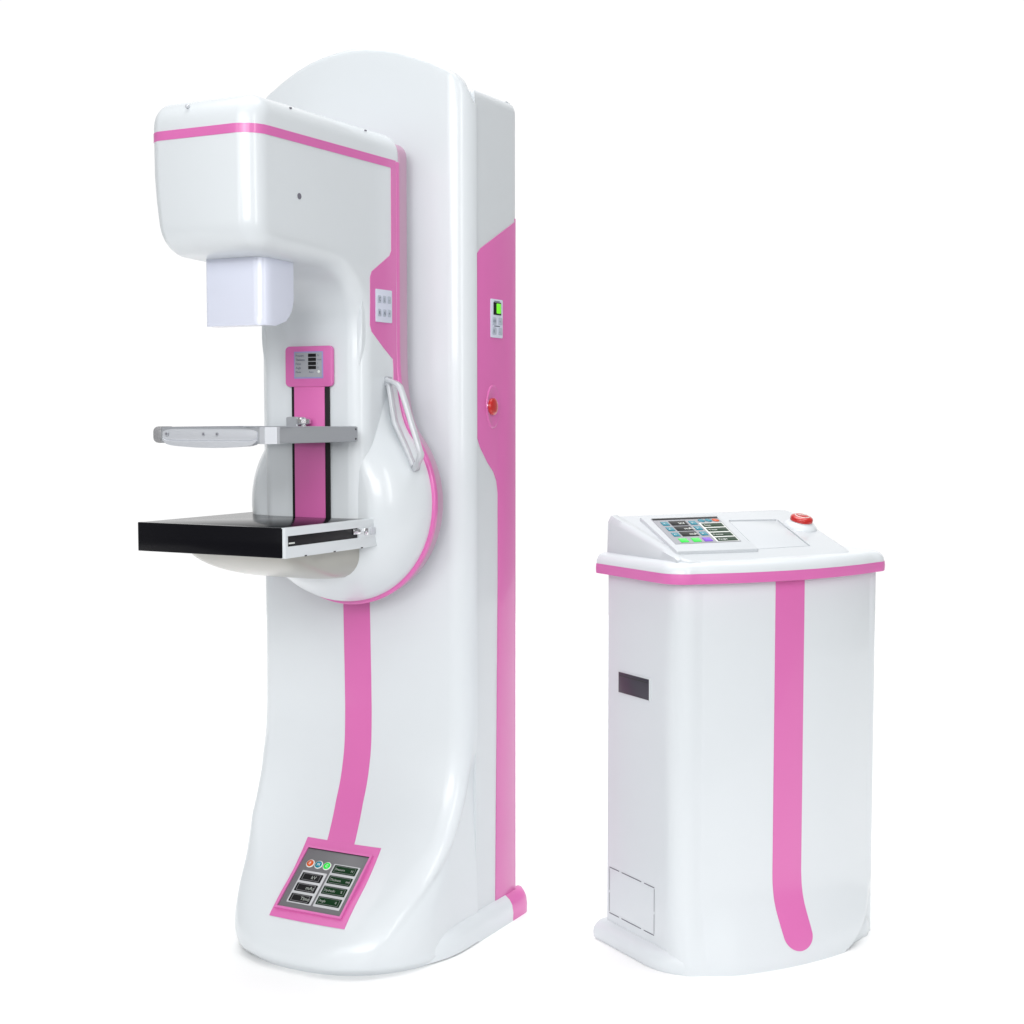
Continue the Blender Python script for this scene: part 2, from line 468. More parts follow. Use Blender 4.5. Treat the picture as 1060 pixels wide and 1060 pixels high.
# pink band round the head: follow the section at z 1.739
def band_path(z0, z1, name):
    bmx = bmesh.new(); rr = []
    import_pts = []
    # rays towards the arm body from outside: left flank back->front, front left->right, right flank front->back
    path = []
    for k in range(14): path.append((Vector((ax-1, -.295-.35*k/13, 0)), Vector((1, 0, 0))))
    N = 34
    ccx, ccy = ax, -.66
    for k in range(N+1):
        a = -PI*.97+PI*.94*k/N
        path.append((Vector((ccx+math.cos(a)*1.0, ccy+math.sin(a)*1.0, 0)), Vector((-math.cos(a), -math.sin(a), 0))))
    for k in range(14): path.append((Vector((ax+1, -.645+.3515*k/13, 0)), Vector((-1, 0, 0))))
    for o, d in path:
        col = []
        for z in (z0, (z0+z1)/2, z1):
            h = atree.ray_cast(Vector((o.x, o.y, z)), d)
            if h[0] is None: col = None; break
            col.append((h[0], h[1]))
        if col: rr.append(col)
    F_ = [[bmx.verts.new(p+n*.0012) for p, n in c] for c in rr]; B_ = [[bmx.verts.new(p-n*.0015) for p, n in c] for c in rr]
    for i in range(len(F_)-1):
        for k in range(2):
            bmx.faces.new((F_[i][k], F_[i+1][k], F_[i+1][k+1], F_[i][k+1]))
        bmx.faces.new((F_[i][0], B_[i][0], B_[i+1][0], F_[i+1][0])); bmx.faces.new((F_[i][2], F_[i+1][2], B_[i+1][2], B_[i][2]))
    return link(name, bmx, PINK, armb, 50)
band_path(1.7345, 1.7520, 'head_band')
# band down the rear edge of the right flank, widening into the keypad field
fl_pts = [(-.2955, 1.7310), (-.2955, 1.300), (-.3015, 1.322), (-.330, 1.345), (-.391, 1.378), (-.3965, 1.392), (-.3965, 1.492), (-.391, 1.505), (-.320, 1.545), (-.3125, 1.556), (-.3125, 1.731)]
# build as columns of a strip cast along -x
def flank(z):
    L = [(1.7355, -.3125), (1.556, -.3125), (1.545, -.320), (1.505, -.391), (1.492, -.3965), (1.392, -.3965), (1.378, -.391), (1.345, -.344), (1.322, -.3075), (1.300, -.3055), (1.1, -.3055)]
    for (a, b), (c, d) in zip(L, L[1:]):
        if c <= z <= a: return d+(b-d)*(z-c)/(a-c)
    return -.3055
zz = [1.7349, 1.70, 1.65, 1.60, 1.5561, 1.5555, 1.545, 1.525, 1.5055, 1.498, 1.492, 1.46, 1.43, 1.40, 1.392, 1.385, 1.378, 1.36, 1.345, 1.33, 1.322, 1.311, 1.30, 1.27]
project_strip('flank_band', [(z, flank(z), -.2935) for z in zz], atree, PINK, armb, nx=6, dirv=Vector((-1, 0, 0)), mk=lambda u, v: Vector((1, u, v)))
# keypad on the flank
af = Frame((ax+aw+.0013, 0, 0), (0, 1, 0), (0, 0, 1))
ak = af.plate('keypad', -.378, -.315, 1.400, 1.470, .0001, .0022, PAPER, U, r=.002)
for i in range(3):
    for j, zc in enumerate((1.449, 1.420)):
        y = -.366+i*.0195
        k_ = af.plate('key', y-.0065, y+.0065, zc-.008, zc+.008, .0023, .0034, PAPERK, ak, r=.0035)
        af.text('key_symbol', ['C', 'R', 'L', 'A', '-', '+'][i*2+j], y-.0035, zc-.004, .011, .0035, INK, k_)
# screw hole on the flank, small notches along the head's top edge
hole = link('screw_hole', lathe([(.0062, .0003), (.0060, .0012), (.0042, .0006), (.001, .0004)], 20, af.mat(-.647, 1.631, -.0013)), SEAM, armb, 50)
link('screw_notch', lathe([(.0075, -.003), (.0075, .001), (.005, .0022), (.0006, .0022)], 16, Matrix.Translation((ax+aw-.0115, -.664, 1.796)) @ Matrix.Rotation(math.radians(50), 4, 'Y')), ALUL, armb, 50)
link('screw_notch', lathe([(.0075, -.003), (.0075, .001), (.005, .0022), (.0006, .0022)], 16, Matrix.Translation((ax+aw-.0115, -.400, 1.796)) @ Matrix.Rotation(math.radians(50), 4, 'Y')), ALUL, armb, 50)
link('screw_notch', lathe([(.0045, -.003), (.0045, .0003), (.0035, .0008), (.0006, .0008)], 16, Matrix.Translation((-.292, -.788, 1.797)) @ Matrix.Rotation(math.radians(50), 4, 'X')), ALUL, armb, 50)
for xx_, yy_ in ((ax+aw-.010, -.6585), (ax+aw-.010, -.3945)):
    link('screw_slot', rbox(xx_-.0012, xx_+.0012, yy_-.003, yy_+.003, 1.800, 1.8025, 0), SEAM, armb)

# pear-shaped rotary housing behind the arm
zc, Rr = 1.008, .226
def pear(Rr, w, top, r0=.03):
    """outline list from top centre, clockwise"""
    pts = []
    zt = top
    # right half
    right = []
    right.append((0, zt)); right.append((w*.5, zt))
    for k in range(7):
        a = PI/2-PI/2*k/6; right.append((w-r0+r0*math.cos(a), zt-r0+r0*math.sin(a)))
    # waist spline then circle
    a_start = math.radians(40)
    ex, ez = Rr*math.cos(a_start), zc+Rr*math.sin(a_start)
    z1 = 1.37
    for k in range(1, 14): right.append((w, zt-r0+(z1-(zt-r0))*k/13))
    # cubic bezier from (w,z1) heading down to circle tangent
    P0 = Vector((w, z1)); P1 = Vector((w, z1-.07)); tdir = Vector((math.sin(a_start), -math.cos(a_start)))
    P3 = Vector((ex, ez)); P2 = P3-tdir*.06
    for k in range(1, 16):
        t = k/16; right.append(tuple(P0*(1-t)**3+P1*3*t*(1-t)**2+P2*3*t*t*(1-t)+P3*t**3))
    for k in range(0, 31):
        a = a_start-(a_start+PI/2)*k/30; right.append((Rr*math.cos(a), zc+Rr*math.sin(a)))
    left = [(-x, z) for x, z in right[1:-1]][::-1]
    return [Vector((ax+x, z)) for x, z in right+left]
outer = pear(Rr, aw-.0035, 1.793)
inner = pear(.136, aw-.0055, 1.788)
rg = []
NB = 22
rg.append([Vector((p.x, -.262, p.y)) for p in outer])
for k in range(NB+1):
    t_ = math.sin(PI/2*k/NB)
    f_ = .86*math.sqrt(max(0, 1-t_*t_))+.14*(1-ss(0, 1, t_))
    rg.append([Vector((i.x+(o.x-i.x)*f_, -.292-.128*t_, i.y+(o.y-i.y)*f_)) for o, i in zip(outer, inner)])
rg.append([Vector((ax+(p.x-ax)*.9, -.4215, zc+(p.y-zc)*.9)) for p in inner])
housing = link('rotary_housing', loft(rg), WHITE, U, 60)
# pink rim and the paler rear rim
po = pear(Rr+.008, aw+.0012, 1.7520, .005)
link('rim', pillow(po, -.2915, -.277, .003, lambda q, y: Vector((q.x, y, q.y)), 3), PINK, housing, 50)
pr2 = pear(Rr+.001, aw-.001, 1.796)
link('rear_rim', pillow(pr2, -.277, -.245, .002, lambda q, y: Vector((q.x, y, q.y)), 3), PINKD, housing, 50)
pr3 = pear(Rr-.05, aw-.04, 1.70)
link('hub', pillow(pr3, -.245, -.190, .0, lambda q, y: Vector((q.x, y, q.y)), 3, 0), WHITE, housing, 50)

# track, pink cover and display on the arm front
tf = Frame((0, -.4345, 0), (1, 0, 0), (0, 0, 1))      # n = -y
if tf.n.y > 0: print('FRAME FLIPPED')
tr = tf.plate('slide_track', -.3095, -.2110, .95, 1.275, -.002, .0008, BLACKM, U)
tf.plate('slide_cover', -.3020, -.2225, .95, 1.275, -.001, .0026, PINK, tr, e=.001)
ad = tf.poly('display_panel', [(-.3225, 1.2615), (-.1995, 1.2615), (-.1995, 1.3485), (-.3225, 1.3485)], -.002, .0055, PINK, U, r=.010, e=.002)
sc_ = tf.plate('screen', -.2985, -.2225, 1.279, 1.337, .0056, .0064, LILAC, ad, r=.001)
tf.plate('screen_field', -.2955, -.2255, 1.282, 1.3345, .0065, .0069, FIELD, sc_)
for i, t in enumerate(['Pressure', 'Thickness', 'Focus', 'Angle']):
    b = 1.3285-i*.0087
    tf.plate('digit_window', -.2605, -.2400, b-.0036, b+.0036, .0070, .0076, KSCR, ad)
    tf.text('caption', t, -.2935, b-.0028, .0074, .0070, INK, ad, .82)
    tf.text('caption', ['N', 'mm', 'f', '0'][i], -.2370, b-.0025, .0070, .0070, INK, ad)
tf.text('caption', 'Mode', -.2935, 1.2910, .0060, .0070, INK, ad)
tf.text('caption', 'Auto', -.2590, 1.2910, .0060, .0070, INK, ad)
tf.disc('indicator', -.2330, 1.2935, .0032, .0065, .0078, WPRINT, ad)

# collimator under the head
cpts = roundpoly([(-.762, 1.52), (-.652, 1.52), (-.652, 1.380), (-.762, 1.380)], [0, 0, .062, .002], 10)
# vertical front corners rounded: build horizontally sectioned loft
def coll_rings():
    rr = []
    x0, x1 = -.325, -.1800
    for k in range(15):
        z = 1.524-(1.524-1.378)*k/14
        zz_ = z-1.378; R_ = .060
        yb = -.600 if zz_ > R_ else -.600-R_+math.sqrt(max(0, R_*R_-(R_-zz_)**2))
        yf_ = -.700
        p = roundpoly([(x0, yb), (x0, yf_), (x1, yf_), (x1, yb)], [.002, .006, .028, .002], 6)
        rr.append([Vector((q.x, q.y, z)) for q in p])
    return rr
coll = link('collimator', loft(coll_rings()), COLL, U, 40)
cb = roundpoly([(-.329, -.595), (-.329, -.704), (-.176, -.704), (-.176, -.595)], [.003, .008, .030, .003], 6)
link('collar', pillow(cb, 1.512, 1.519, .0, lambda q, z: Vector((q.x, q.y, z)), 2, .001), GREYP, coll, 40)

# compression paddle: aluminium U frame, thin clear plate, clamp knob
pp = roundpoly([(-.427, -.500), (-.427, -.722), (-.400, -.752), (-.150, -.752), (-.125, -.726), (-.125, -.456), (-.427, -.456)], [0, .010, .012, .004, .003, 0, 0], 5)
pi_ = inset(pp, .017)
bmx = bmesh.new(); n = len(pp)
def ringz(pts, z): return [bmx.verts.new((p.x, p.y, z)) for p in pts]
A_, B_, C_, D_ = ringz(pp, 1.145), ringz(pp, 1.177), ringz(pi_, 1.177), ringz(pi_, 1.145)
for i in range(n):
    j = (i+1) % n
    for P_, Q_ in ((A_, B_), (B_, C_), (C_, D_), (D_, A_)): bmx.faces.new((P_[i], P_[j], Q_[j], Q_[i]))
bmesh.ops.recalc_face_normals(bmx, faces=bmx.faces)
bmesh.ops.bevel(bmx, geom=[e for e in bmx.edges if len(e.link_faces) == 2 and e.calc_face_angle(0) > 1.2 and abs(e.verts[0].co.z-e.verts[1].co.z) < 1e-5], offset=.0015, segments=2, affect='EDGES')
pad = link('compression_paddle', bmx, ALU, U, 35)
link('plate', pillow(inset(pp, .013), 1.147, 1.1495, 0, lambda q, z: Vector((q.x, q.y, z)), 2, 0), CLEAR, pad)
# front bar with bowed light face, its underside bellied
fr = []
for k in range(25):
    t = k/24; x = -.394+t*(.236)
    e2 = 1-abs(2*t-1)**14; zc2 = 1.162
    bel = .0035+.0045*math.sin(PI*min(1, t*1.02))**1.5
    yb_ = -.7535-.004*math.sin(PI*t)
    fr.append([Vector((v_.x, v_.y, zc2+(v_.z-zc2)*(.55+.45*e2))) for v_ in [Vector((x, -.750, 1.1735)), Vector((x, yb_, 1.1725)), Vector((x, yb_-.0012, 1.168)), Vector((x, yb_-.0012, 1.1535)), Vector((x, yb_-.0005, 1.1515)),
               Vector((x, yb_+.0006, 1.1505)), Vector((x, yb_-.0020, 1.148)), Vector((x, yb_-.0020, 1.144-bel)), Vector((x, -.742, 1.1435-bel))]])
link('front_bar', loft(fr), ALUL, pad, 40)
pfm = Frame((0, -.7585, 0), (1, 0, 0), (0, 0, 1))
for x in (-.380, -.286, -.252):
    s_ = pfm.disc('screw', x, 1.1630, .0042, -.001, .0012, ALU, pad, 14)
    pfm.disc('socket', x, 1.1630, .0021, .0013, .0015, SEAM, pad, 8)
link('corner_block', loft([[Vector((-.1525, -.7535, z)), Vector((-.1300, -.7305, z)), Vector((-.1240, -.7270, z)), Vector((-.1240, -.7360, z)), Vector((-.138, -.7560, z))] for z in (1.1445, 1.1775)]), ALUL, pad)
link('end_cap', rbox(-.4285, -.3985, -.7500, -.70, 1.1442, 1.1780, .011, 5), GREYB, pad)
link('carriage', rbox(-.315, -.205, -.485, -.433, 1.150, 1.174, .004), ALU, pad)
for y, z in ((-.463, 1.171), (-.463, 1.151)):
    link('screw', lathe([(.0022, -.002), (.0022, .0008), (.0004, .0008)], 10, Matrix.Translation((-.125, y, z)) @ Matrix.Rotation(PI/2, 4, 'Y')), DARK, pad)
kn = lathe([(.006, 0), (.006, .008), (.014, .009), (.0155, .011), (.0155, .020), (.013, .023), (.002, .0235)], 10, Matrix.Translation((-.262, -.458, 1.172)))
link('clamp_knob', kn, CHROME, pad, 30)
link('clamp_bracket', rbox(-.303, -.272, -.466, -.437, 1.172, 1.197, .003), ALU, pad)

# support table (film bucky)
X0, X1, Y0, Y1, Z0, Z1 = -.488, -.115, -.725, -.350, .921, .980
tb = link('support_table', rbox(X0, X1-.0085, Y0+.010, Y1, Z0+.001, Z1-.0035, .0012), WHITE2, U, 30)
link('table_top', rbox(X0, X1-.004, Y0, Y1+.055, Z1-.0034, Z1, .001), BLACK, tb, 30)
link('front_cover', rbox(X0-.001, X1-.005, Y0-.0012, Y0+.012, Z0, Z1+.0004, .0015), BLACK, tb, 30)
sf = Frame((X1, 0, 0), (0, 1, 0), (0, 0, 1))
# right rail: frame round a dark cassette slot
for a0, a1, b0, b1 in ((Y0-.001, Y1, Z0, .9435), (Y0-.001, Y1, .9645, Z1+.001), (Y0-.001, Y0+.007, .9435, .9645), (-.470, Y1, .9435, .9645)):
    sf.plate('side_rail', a0, a1, b0, b1, -.008, .0015, WHITE, tb, e=.0003)
sf.plate('cassette_slot', Y0+.006, -.468, .9434, .9646, -.007, -.003, BLACKM, tb)
sf.plate('slot_label', -.710, -.690, .948, .951, -.0029, -.0026, WPRINT, tb)
link('latch', rbox(X1-.004, X1+.003, -.490, -.458, .951, .9625, .002), CHROME, tb, 30)
link('latch', rbox(X1, X1+.005, -.452, -.434, .9475, .9630, .002), CHROME, tb, 30)
link('latch', rbox(X1, X1+.005, -.428, -.410, .9475, .9630, .002), ALUL, tb, 30)
for y in (-.66, -.56, -.46, -.39):
    link('rivet', rbox(X1+.0012, X1+.0021, y-.0035, y+.0035, Z0-.0003, Z0+.0022, 0), DARK, tb)
# hull shaped bracket under the table
hb = []
for t in [i/9 for i in range(10)]:
    z = .922-.072*t
    k = math.sqrt(max(0, 1-(t*.93)**2.2))
    y0_ = -.640+.190*(1-k)+.06*t; xw = .060+.100*k
    p = roundpoly([(ax-.030-xw, -.33), (ax-.03-xw, y0_), (ax-.005+xw*.78, y0_), (ax-.005+xw*.78, -.33)], [0, .045, .06, 0], 8)
    hb.append([Vector((q.x, q.y, z)) for q in p])
link('table_bracket', loft(hb), WARM, U, 50)

# grab handle on the right of the arm: closed bar loop with flat section
def bar(points, w, t, name, m, parent, nrm, closed=False):
    pts = [Vector(p) for p in points]; rgs = []
    n_ = len(pts)
    for i, p in enumerate(pts):
        a = pts[i-1] if (i > 0 or closed) else p; b = pts[(i+1) % n_] if (i < n_-1 or closed) else p
        d = (b-a).normalized(); s = d.cross(nrm).normalized(); u = s.cross(d).normalized()
        sec = roundpoly([(-w/2, -t/2), (w/2, -t/2), (w/2, t/2), (-w/2, t/2)], min(w, t)*.3, 3)
        rgs.append([p+s*q.x+u*q.y for q in sec])
    if closed: rgs.append(rgs[0])
    return link(name, loft(rgs, cap0=not closed, cap1=not closed), m, parent, 40)
def smoothpath(P, n=6, closed=True):
    P = [Vector(p) for p in P]; out = []
    for i in range(len(P)):
        p0, p1, p2, p3 = P[i-1], P[i], P[(i+1) % len(P)], P[(i+2) % len(P)]
        for k in range(n):
            t = k/n
            out.append(.5*((2*p1)+(p2-p0)*t+(2*p0-5*p1+4*p2-p3)*t*t+(3*p1-p0-3*p2+p3)*t**3))
    return out
A = Vector((-.128, -.330, 1.274)); E = Vector((-.112, -.330, 1.185)); D = Vector((-.060, -.330, 1.086))
B = Vector((-.074, -.370, 1.264)); Cc = Vector((-.022, -.370, 1.118))
ring_ = [A, A.lerp(E, .5), A.lerp(E, .93), E.lerp(D, .07), E.lerp(D, .5), D+Vector((-.003, 0, .004)), D.lerp(Cc, .25), D.lerp(Cc, .9), Cc.lerp(B, .1), Cc.lerp(B, .5), Cc.lerp(B, .9), B.lerp(A, .25), A+Vector((.004, -.003, .001))]
hd = bar(smoothpath(ring_, 4), .010, .023, 'grab_handle', HANDLE, U, Vector((-.35, 1, 0)).normalized(), True)
link('mounting_foot', rbox(-.136, -.122, -.342, -.322, 1.262, 1.284, .003), ALU, hd)
link('mounting_foot', rbox(-.080, -.064, -.332, -.306, 1.080, 1.094, .003), ALU, hd)

# ============================================================ CONTROL CONSOLE
K = thing('control_console', 'white waist-high control cabinet with pink front stripe, sloped keyboard and red stop button', 'control console',
          (.3346, 3.171, 0), math.radians(30))
kx, kw = .2870, .2870
def kfront(x): # bowed front
    d = (x-kx)/kw; return -.078+.055*d*d
def kflare(z): return .041*(1-ss(.0, .21, z))**1.3
def kmask(x, z):
    # shield outline of the curved front sheet
    if x < kx: return 1-.7*ss(.16, .287, kx-x)
    d = abs(x-kx)
    R_ = .20; zc_ = R_-.012
    if z < zc_:
        lim = (kw+.002)-R_+math.sqrt(max(0, R_*R_-(zc_-z)**2))
    else: lim = kw+.02
    return 1-ss(lim-.030, lim+.004, d)
def kring(z, o=0, mask=True):
    pts = []
    rL = .045
    base = roundpoly([(kx+kw, .232), (kx+kw, kfront(kx+kw)-.001), (kx+kw-.0005, kfront(kx+kw)-.002)], 0)
    P = [(kx+kw, .232)]
    for k in range(1, 10): P.append((kx+kw, .232-(.232-.03)*k/10))
    n_ = 2.4
    # corner ellipse then bowed front
    N = 12
    rc = .034
    for k in range(N+1):
        a = PI/2*k/N
        x = kx+kw-rc+rc*math.cos(a)**(2/n_); y = kfront(kx+kw-rc)+rc-rc*math.sin(a)**(2/n_)
        P.append((x, y))
    M = 120
    for k in range(1, M):
        x = kx+(kw-rc)*(1-2*k/M); P.append((x, kfront(x)))
    rc = .055; Lc = []
    for k in range(N+1):
        a = PI/2*k/N
        Lc.append((kx-kw+rc-rc*math.sin(a)**(2/n_), kfront(kx-kw+rc)+rc-rc*math.cos(a)**(2/n_)))
    P = [p for p in P if p[0] > kx-kw+rc+.002]
    full = P+Lc+[(kx-kw, .03+(.232-.03)*k/10) for k in range(0, 11)]
    out = []
    for x, y in full:
        fl_ = kflare(z)*ss(.04, -.03, y) if False else kflare(z)*(1-ss(-.045, .03, y))
        fl_ *= kmask(x, z) if mask else 1
        out.append(Vector((x, y-fl_, z)))
    return out
rg = []
for z in [.005*i for i in range(40)]+[.2, .21, .22, .26, .32, .4, .5, .6, .7, .78, .845]:
    rg.append(kring(z))
body = link('cabinet', loft(rg), WHITE, K, 50)
ktree = bvh_of(body)
# stripe with a rounded lower end
rows = []
zt_, zb_ = .843, .030
for i in range(70):
    z = zt_-(zt_-zb_)*(i/69)
    c = .2675+.000*z+.012*(1-ss(.02, .15, z)); w = .0395
    e_ = (z-zb_)/.036
    if e_ < 1: w *= math.sqrt(max(0.004, 1-(1-e_)**2))
    rows.append((z, c-w, c+w))
extra = [zb_+.036*(1-math.cos(PI/2*k/10)) for k in range(10)]
rows = sorted([r for r in rows if r[0] > zb_+.036]+[(z, .2675+.012*(1-ss(.02, .15, z))-.0395*math.sqrt(max(.003, 1-(1-(z-zb_)/.036)**2)), .2675+.012*(1-ss(.02, .15, z))+.0395*math.sqrt(max(.003, 1-(1-(z-zb_)/.036)**2))) for z in extra], reverse=True)
project_strip('stripe', rows, ktree, PINK, body, nx=10)
# skirt flange
def kskirt(o, z):
    P = [Vector((-.024-o, .250+o*.2, z)), Vector((-.024-o, .06, z))]
    for k in range(9):
        t = k/8; a = PI/2*t
        P.append(Vector((-.024-o+(.085+o)*(1-math.cos(a)), .05-(.108+o*.5)*math.sin(a), z)))
    for k in range(1, 20):
        x = .061+(.515-.061)*k/20; d = (x-kx)/kw
        P.append(Vector((x, -.058-o*.5-.050*(1-((x-.288)/.227)**2), z)))
    for k in range(9):
        t = k/8; a = PI/2*t
        P.append(Vector((.515+(.058+o*.6)*math.sin(a), .05-(.108+o*.5)*math.cos(a), z)))
    P.append(Vector((.573+o*.6, .250, z)))
    return P
ks = [kskirt(-.003, 0), kskirt(.0, .004), kskirt(.002, .016), kskirt(.0, .027), kskirt(-.006, .036), kskirt(-.014, .042), kskirt(-.024, .045)]
link('skirt', loft(ks), WHITE, K, 50)
# slot and dashed inspection cover on the left flank
lf = Frame((0, 0, 0), (0, -1, 0), (0, 0, 1))        # u = -y, n = -x
sl = lf.plate('cable_slot', -.189, -.066, .577, .629, .0003, .0022, WHITE2, body, r=.002)
lf.plate('slot_opening', -.186, -.069, .580, .626, .0023, .0030, SLOT, sl)
lf.plate('slot_lip', -.180, -.075, .617, .620, .0031, .0040, DARK, sl)
dash = bmesh.new()
def quad(a0, a1, b0, b1):
    vs = [dash.verts.new(lf.p(a, b, .0006)) for a, b in ((a0, b0), (a1, b0), (a1, b1), (a0, b1))]; dash.faces.new(vs)
    vs = [dash.verts.new(lf.p(a, b, -.002)) for a, b in ((a0, b0), (a1, b0), (a1, b1), (a0, b1))]; dash.faces.new(vs)
a0, a1, b0, b1 = -.2225, -.047, .064, .170
for (p, q) in ((0, .22), (.28, .72), (.78, 1)):
    for b in (b0, b1): quad(a0+(a1-a0)*p, a0+(a1-a0)*q, b-.0011, b+.0011)
for (p, q) in ((.03, .44), (.5, .97)):
    for a in (a0, a1): quad(a-.0007, a+.0007, b0+(b1-b0)*p, b0+(b1-b0)*q)
link('knockout_cover', dash, SEAM, body)
# lid: pink edge and white top
def kl(o, z):
    P = [Vector((-.031-o, .236, z)), Vector((-.031-o, .06, z))]
    rc = .055
    N = 10
    def fr_(x): return -.106+.062*((x-.2785)/.310)**2-o*.8
    for k in range(N+1):
        a = PI/2*k/N
        P.append(Vector((-.031-o+rc*(1-math.cos(a)), fr_(-.031+rc)+rc-rc*math.sin(a), z)))
    for k in range(1, 30):
        x = -.031+rc+(.619-2*rc)*k/30; P.append(Vector((x, fr_(x), z)))
    for k in range(N+1):
        a = PI/2*k/N
        P.append(Vector((.588+o-rc*(1-math.sin(a)), fr_(.588-rc)+rc-rc*math.cos(a), z)))
    P.append(Vector((.588+o, .06, z))); P.append(Vector((.588+o, .236, z)))
    return P
lidp = link('lid_band', loft([kl(-.006, .8445), kl(0, .846), kl(.0008, .857), kl(0, .8675)]), PINK, K, 50)
lid = link('lid', loft([kl(-.0008, .8676), kl(-.0015, .874), kl(-.004, .881), kl(-.009, .887), kl(-.016, .8905), kl(-.03, .892), kl(-.06, .8925)]), WHITE, K, 60)
# sloped desk: wedge with rounded edges
def desk_z(y): return .965+(y-.2)*(.065/.23)
dk = []
def desk_ring(ins, dz):
    out = []
    x0f, x1f, x0b, x1b = .004, .470, .004, .520
    yb, yf_ = .225, -.050
    P = [(x0b+ins, yb), (x0f+ins, yf_+ins)]
    pts = roundpoly([(x0b+ins, yb), (x0f+ins, yf_+ins), (.25, yf_-.028+ins), (x1f-ins, yf_+ins-.008), (x1b-ins, yb)], [.004, .020, .4, .035, .015], 8)
    return pts
base = desk_ring(0, 0)
top1 = desk_ring(.004, 0); top2 = desk_ring(.010, 0)
dk.append([Vector((p.x, p.y, .8890)) for p in base])
dk.append([Vector((p.x, p.y, desk_z(p.y)-.009)) for p in base])
dk.append([Vector((p.x, p.y, desk_z(p.y)-.004)) for p in [a*.6+b*.4 for a, b in zip(base, top1)]])
dk.append([Vector((p.x, p.y, desk_z(p.y)-.001)) for p in top1])
dk.append([Vector((p.x, p.y, desk_z(p.y))) for p in top2])
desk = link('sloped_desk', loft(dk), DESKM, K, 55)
# left cheek flaring out to the lid
ck = []
for y in [.232-.012*i for i in range(23)]:
    zt2 = desk_z(y)-.002; wd = .004+.030*ss(.23, -.04, y)
    f2 = 1 if y > -.02 else max(.15, (y+.052)/.032)
    ck.append([Vector((-.004, y, .891)), Vector((-.002, y, .891+(zt2-.891)*.85*f2)), Vector((.006, y, .891+(zt2+.002-.891)*f2)), Vector((.022, y, .891+(zt2+.0035-.891)*f2)), Vector((.026, y, .891+(zt2-.891)*f2)), Vector((.026, y, .891))])
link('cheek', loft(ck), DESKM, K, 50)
# slope frame: u along x, v up the slope
vs_ = Vector((0, .23, .065)).normalized()
df = Frame((0, 0, desk_z(0)), (1, 0, 0), vs_)
SV = lambda y: y*math.hypot(.23, .065)/.23
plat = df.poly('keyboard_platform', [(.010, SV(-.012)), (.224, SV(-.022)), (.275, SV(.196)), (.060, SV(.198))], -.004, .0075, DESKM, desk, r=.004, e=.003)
# touch panel: sheared parallelogram (its left edge follows the photo's slant)
def sh(a, v):   # a 0..1 across, v 0..1 up
    y = .026+(.180-.026)*v
    return (.034+.043*v+a*(.176+.008*v), SV(y-.003*a))
tp = df.poly('touch_panel', [sh(0, 0), sh(1, 0), sh(1, 1), sh(0, 1)], .0076, .0086, FIELD, K)
df.poly('panel_header', [sh(.01, .93), sh(.99, .93), sh(1, 1), sh(.01, 1)], .0087, .0091, KSCR, tp)
def cell(a0, a1, v0, v1, m_, nm, h=.0094):
    return df.poly(nm, [sh(a0, v0), sh(a1, v0), sh(a1, v1), sh(a0, v1)], .0088, h, m_, tp)
for r in range(3):
    v0 = .70-.215*r
    d_ = cell(.21, .46, v0-.01, v0+.17, KSCR, 'readout')
    q = sh(.25, v0+.03); df.text('value', ['kV', 'mAs', 'mA'][r], q[0]+.016, q[1], .016, .0095, WPRINT, d_)
    for a in (.08, .50):
        b_ = cell(a, a+.10, v0, v0+.14, TEAL, 'arrow_key', .0100)
        q = sh(a+.02, v0+.03); df.text('key_symbol', '<' if a < .2 else '>', q[0], q[1], .012, .0101, WPRINT, b_)
for a, m_ in ((.10, GLED), (.29, GLED), (.46, PURPLE)):
    cell(a, a+.12, .04, .18, m_, 'colour_key', .0100)
cell(.63, .985, .02, .76, WPRINT, 'readout_frame', .0091)
for r in range(4):
    v0 = .60-.185*r
    d_ = cell(.655, .965, v0-.015, v0+.125, GSCR, 'readout', .0098)
    q = sh(.68, v0+.02); df.text('value', ['Size', 'Time', 'Focus', 'Angle'][r], q[0], q[1], .011, .0099, WPRINT, d_)
for a, m_ in ((.655, TEAL), (.765, TEAL), (.875, ORANGE)):
    q = sh(a+.05, .85); k_ = df.disc('round_key', q[0], q[1], .0085, .0087, .0100, m_, tp)
# recessed mouse field to the right: a thin raised outline
mp = [(.232, SV(-.008)), (.380, SV(-.006)), (.424, SV(.155)), (.288, SV(.163))]
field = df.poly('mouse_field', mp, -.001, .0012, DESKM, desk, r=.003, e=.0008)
def edge(p, q, w=.0028):
    p = Vector(p); q = Vector(q); d = (q-p).normalized(); n_ = Vector((-d.y, d.x))*w/2
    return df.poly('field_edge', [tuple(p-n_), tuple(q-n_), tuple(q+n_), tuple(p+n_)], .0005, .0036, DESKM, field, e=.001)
edge((.290, SV(.166)), (.424, SV(.158))); edge((.426, SV(.155)), (.383, SV(-.006)))
# emergency stop
q = (.457, SV(.112))
sb = link('emergency_stop', lathe([(.040, -.003), (.040, .001), (.037, .005), (.031, .011), (.026, .0135), (.0255, .0145), (.002, .015)], 36, df.mat(*q)), WHITE, K, 60)
df.disc('button', q[0], q[1], .0265, .0150, .0215, RED, sb, 32, dome=.008)
rr_ = lathe([(.0150, 0), (.0165, .0017), (.0180, 0)], 28, df.mat(q[0], q[1], .0268), False); link('turn_arrow', rr_, WPRINT, sb, 50)
q2 = df.text('button_text', 'STOP', q[0]-.012, q[1]-.004, .0095, .0297, WPRINT, sb)

# ============================================================ LIGHT, WORLD, CAMERA
w = bpy.data.worlds.new('World'); scn.world = w; w.use_nodes = True
nt = w.node_tree; bg = nt.nodes['Background']
tc = nt.nodes.new('ShaderNodeTexCoord'); sx = nt.nodes.new('ShaderNodeSeparateXYZ')
nt.links.new(tc.outputs['Generated'], sx.inputs[0])
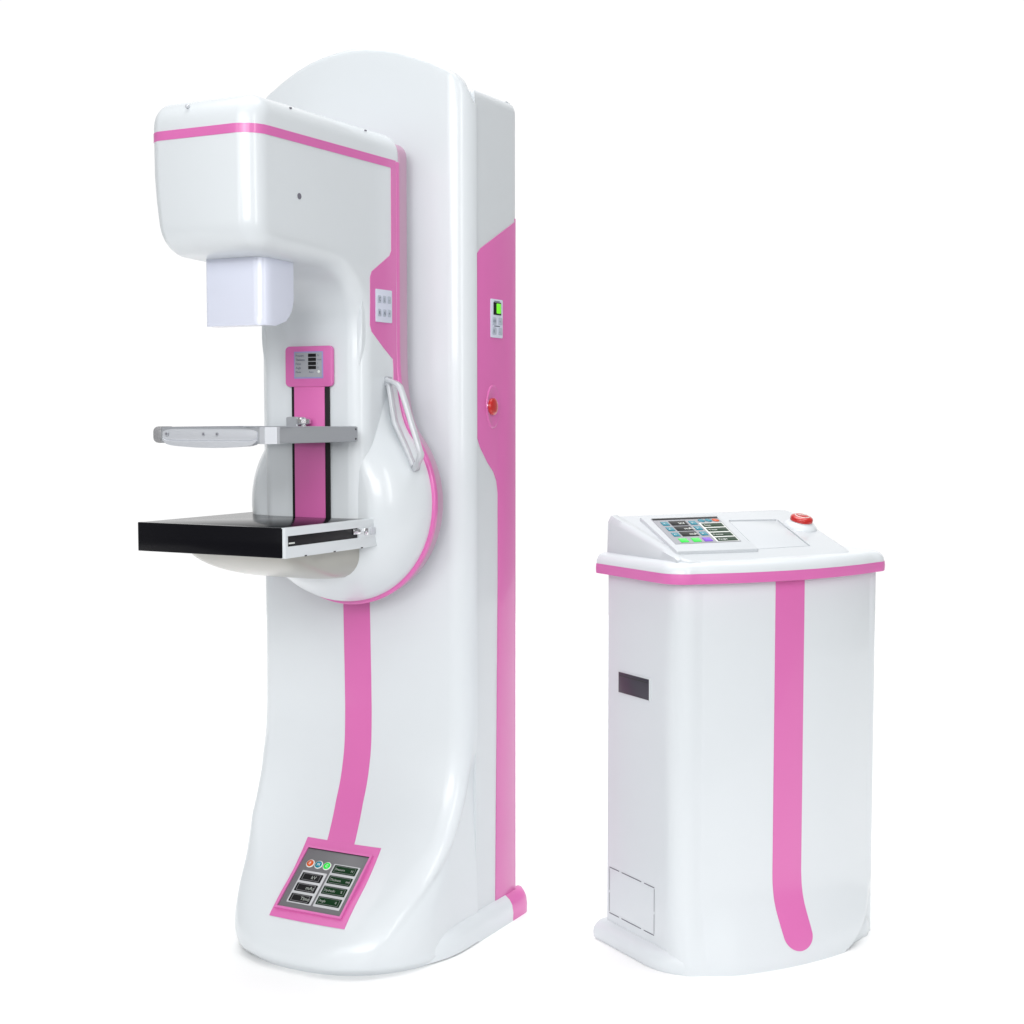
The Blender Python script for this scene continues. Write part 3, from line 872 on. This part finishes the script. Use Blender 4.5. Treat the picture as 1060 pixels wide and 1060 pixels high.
# studio surround: bright white backdrop behind the machines, dimmer room elsewhere
ma = nt.nodes.new('ShaderNodeMath'); ma.operation = 'MULTIPLY_ADD'; ma.inputs[1].default_value = .5; ma.inputs[2].default_value = .5
mr = nt.nodes.new('ShaderNodeValToRGB'); mr.color_ramp.interpolation = 'EASE'
mr.color_ramp.elements[0].position = .05; mr.color_ramp.elements[0].color = (.62, .62, .62, 1)
mr.color_ramp.elements[1].position = .94; mr.color_ramp.elements[1].color = (1.03, 1.03, 1.03, 1)
for p_, v_ in ((.34, .28), (.80, .28)):
    e_ = mr.color_ramp.elements.new(p_); e_.color = (v_, v_, v_, 1)
nt.links.new(sx.outputs['Y'], ma.inputs[0]); nt.links.new(ma.outputs[0], mr.inputs['Fac'])
nt.links.new(mr.outputs['Color'], bg.inputs['Strength'])
bg.inputs['Color'].default_value = (1, 1, 1, 1)

def area(name, loc, target, sx_, sy_, power, col=(1, 1, 1)):
    l = bpy.data.lights.new(name, 'AREA'); l.shape = 'RECTANGLE'; l.size = sx_; l.size_y = sy_; l.energy = power; l.color = col
    o = bpy.data.objects.new(name, l); C.objects.link(o); o.location = loc
    o.rotation_euler = (Vector(target)-Vector(loc)).to_track_quat('-Z', 'Y').to_euler()
    return o
ov = area('added_overhead_light', (0, 8.2, 5.2), (0, 8.2, 0), 14, 12, 535); ov.data.spread = math.radians(75)  # lamp added overhead so the floor clips to white
area('front_softbox', (-.3, -1.6, 2.2), (-.2, 3.4, 1.4), 2.6, 1.4, 76)
up_ = area('added_upper_light', (-1.3, -.6, 2.9), (-.45, 3.2, 1.85), 2.2, 1.6, 11); up_.data.spread = math.radians(80)  # lamp added to brighten the head and upper column
area('left_softbox', (-2.6, .2, 1.7), (-.2, 3.3, 1.1), .35, 2.2, 10)
area('right_softbox', (1.7, .5, 2.1), (-.4, 3.0, 1.5), .4, 2.2, 20)

cam = bpy.data.cameras.new('camera'); co = bpy.data.objects.new('camera', cam); C.objects.link(co)
co.location = (0, 0, 1.2); co.rotation_euler = (PI/2-math.atan(100/1550), 0, 0)
cam.sensor_width = 36; cam.lens = 36*1550/1060; cam.clip_end = 600; cam.clip_start = .05
scn.camera = co
scn.view_settings.view_transform = 'Standard'; scn.view_settings.look = 'None'
scn.view_settings.exposure = 0; scn.view_settings.gamma = 1; scn.view_settings.use_curve_mapping = False
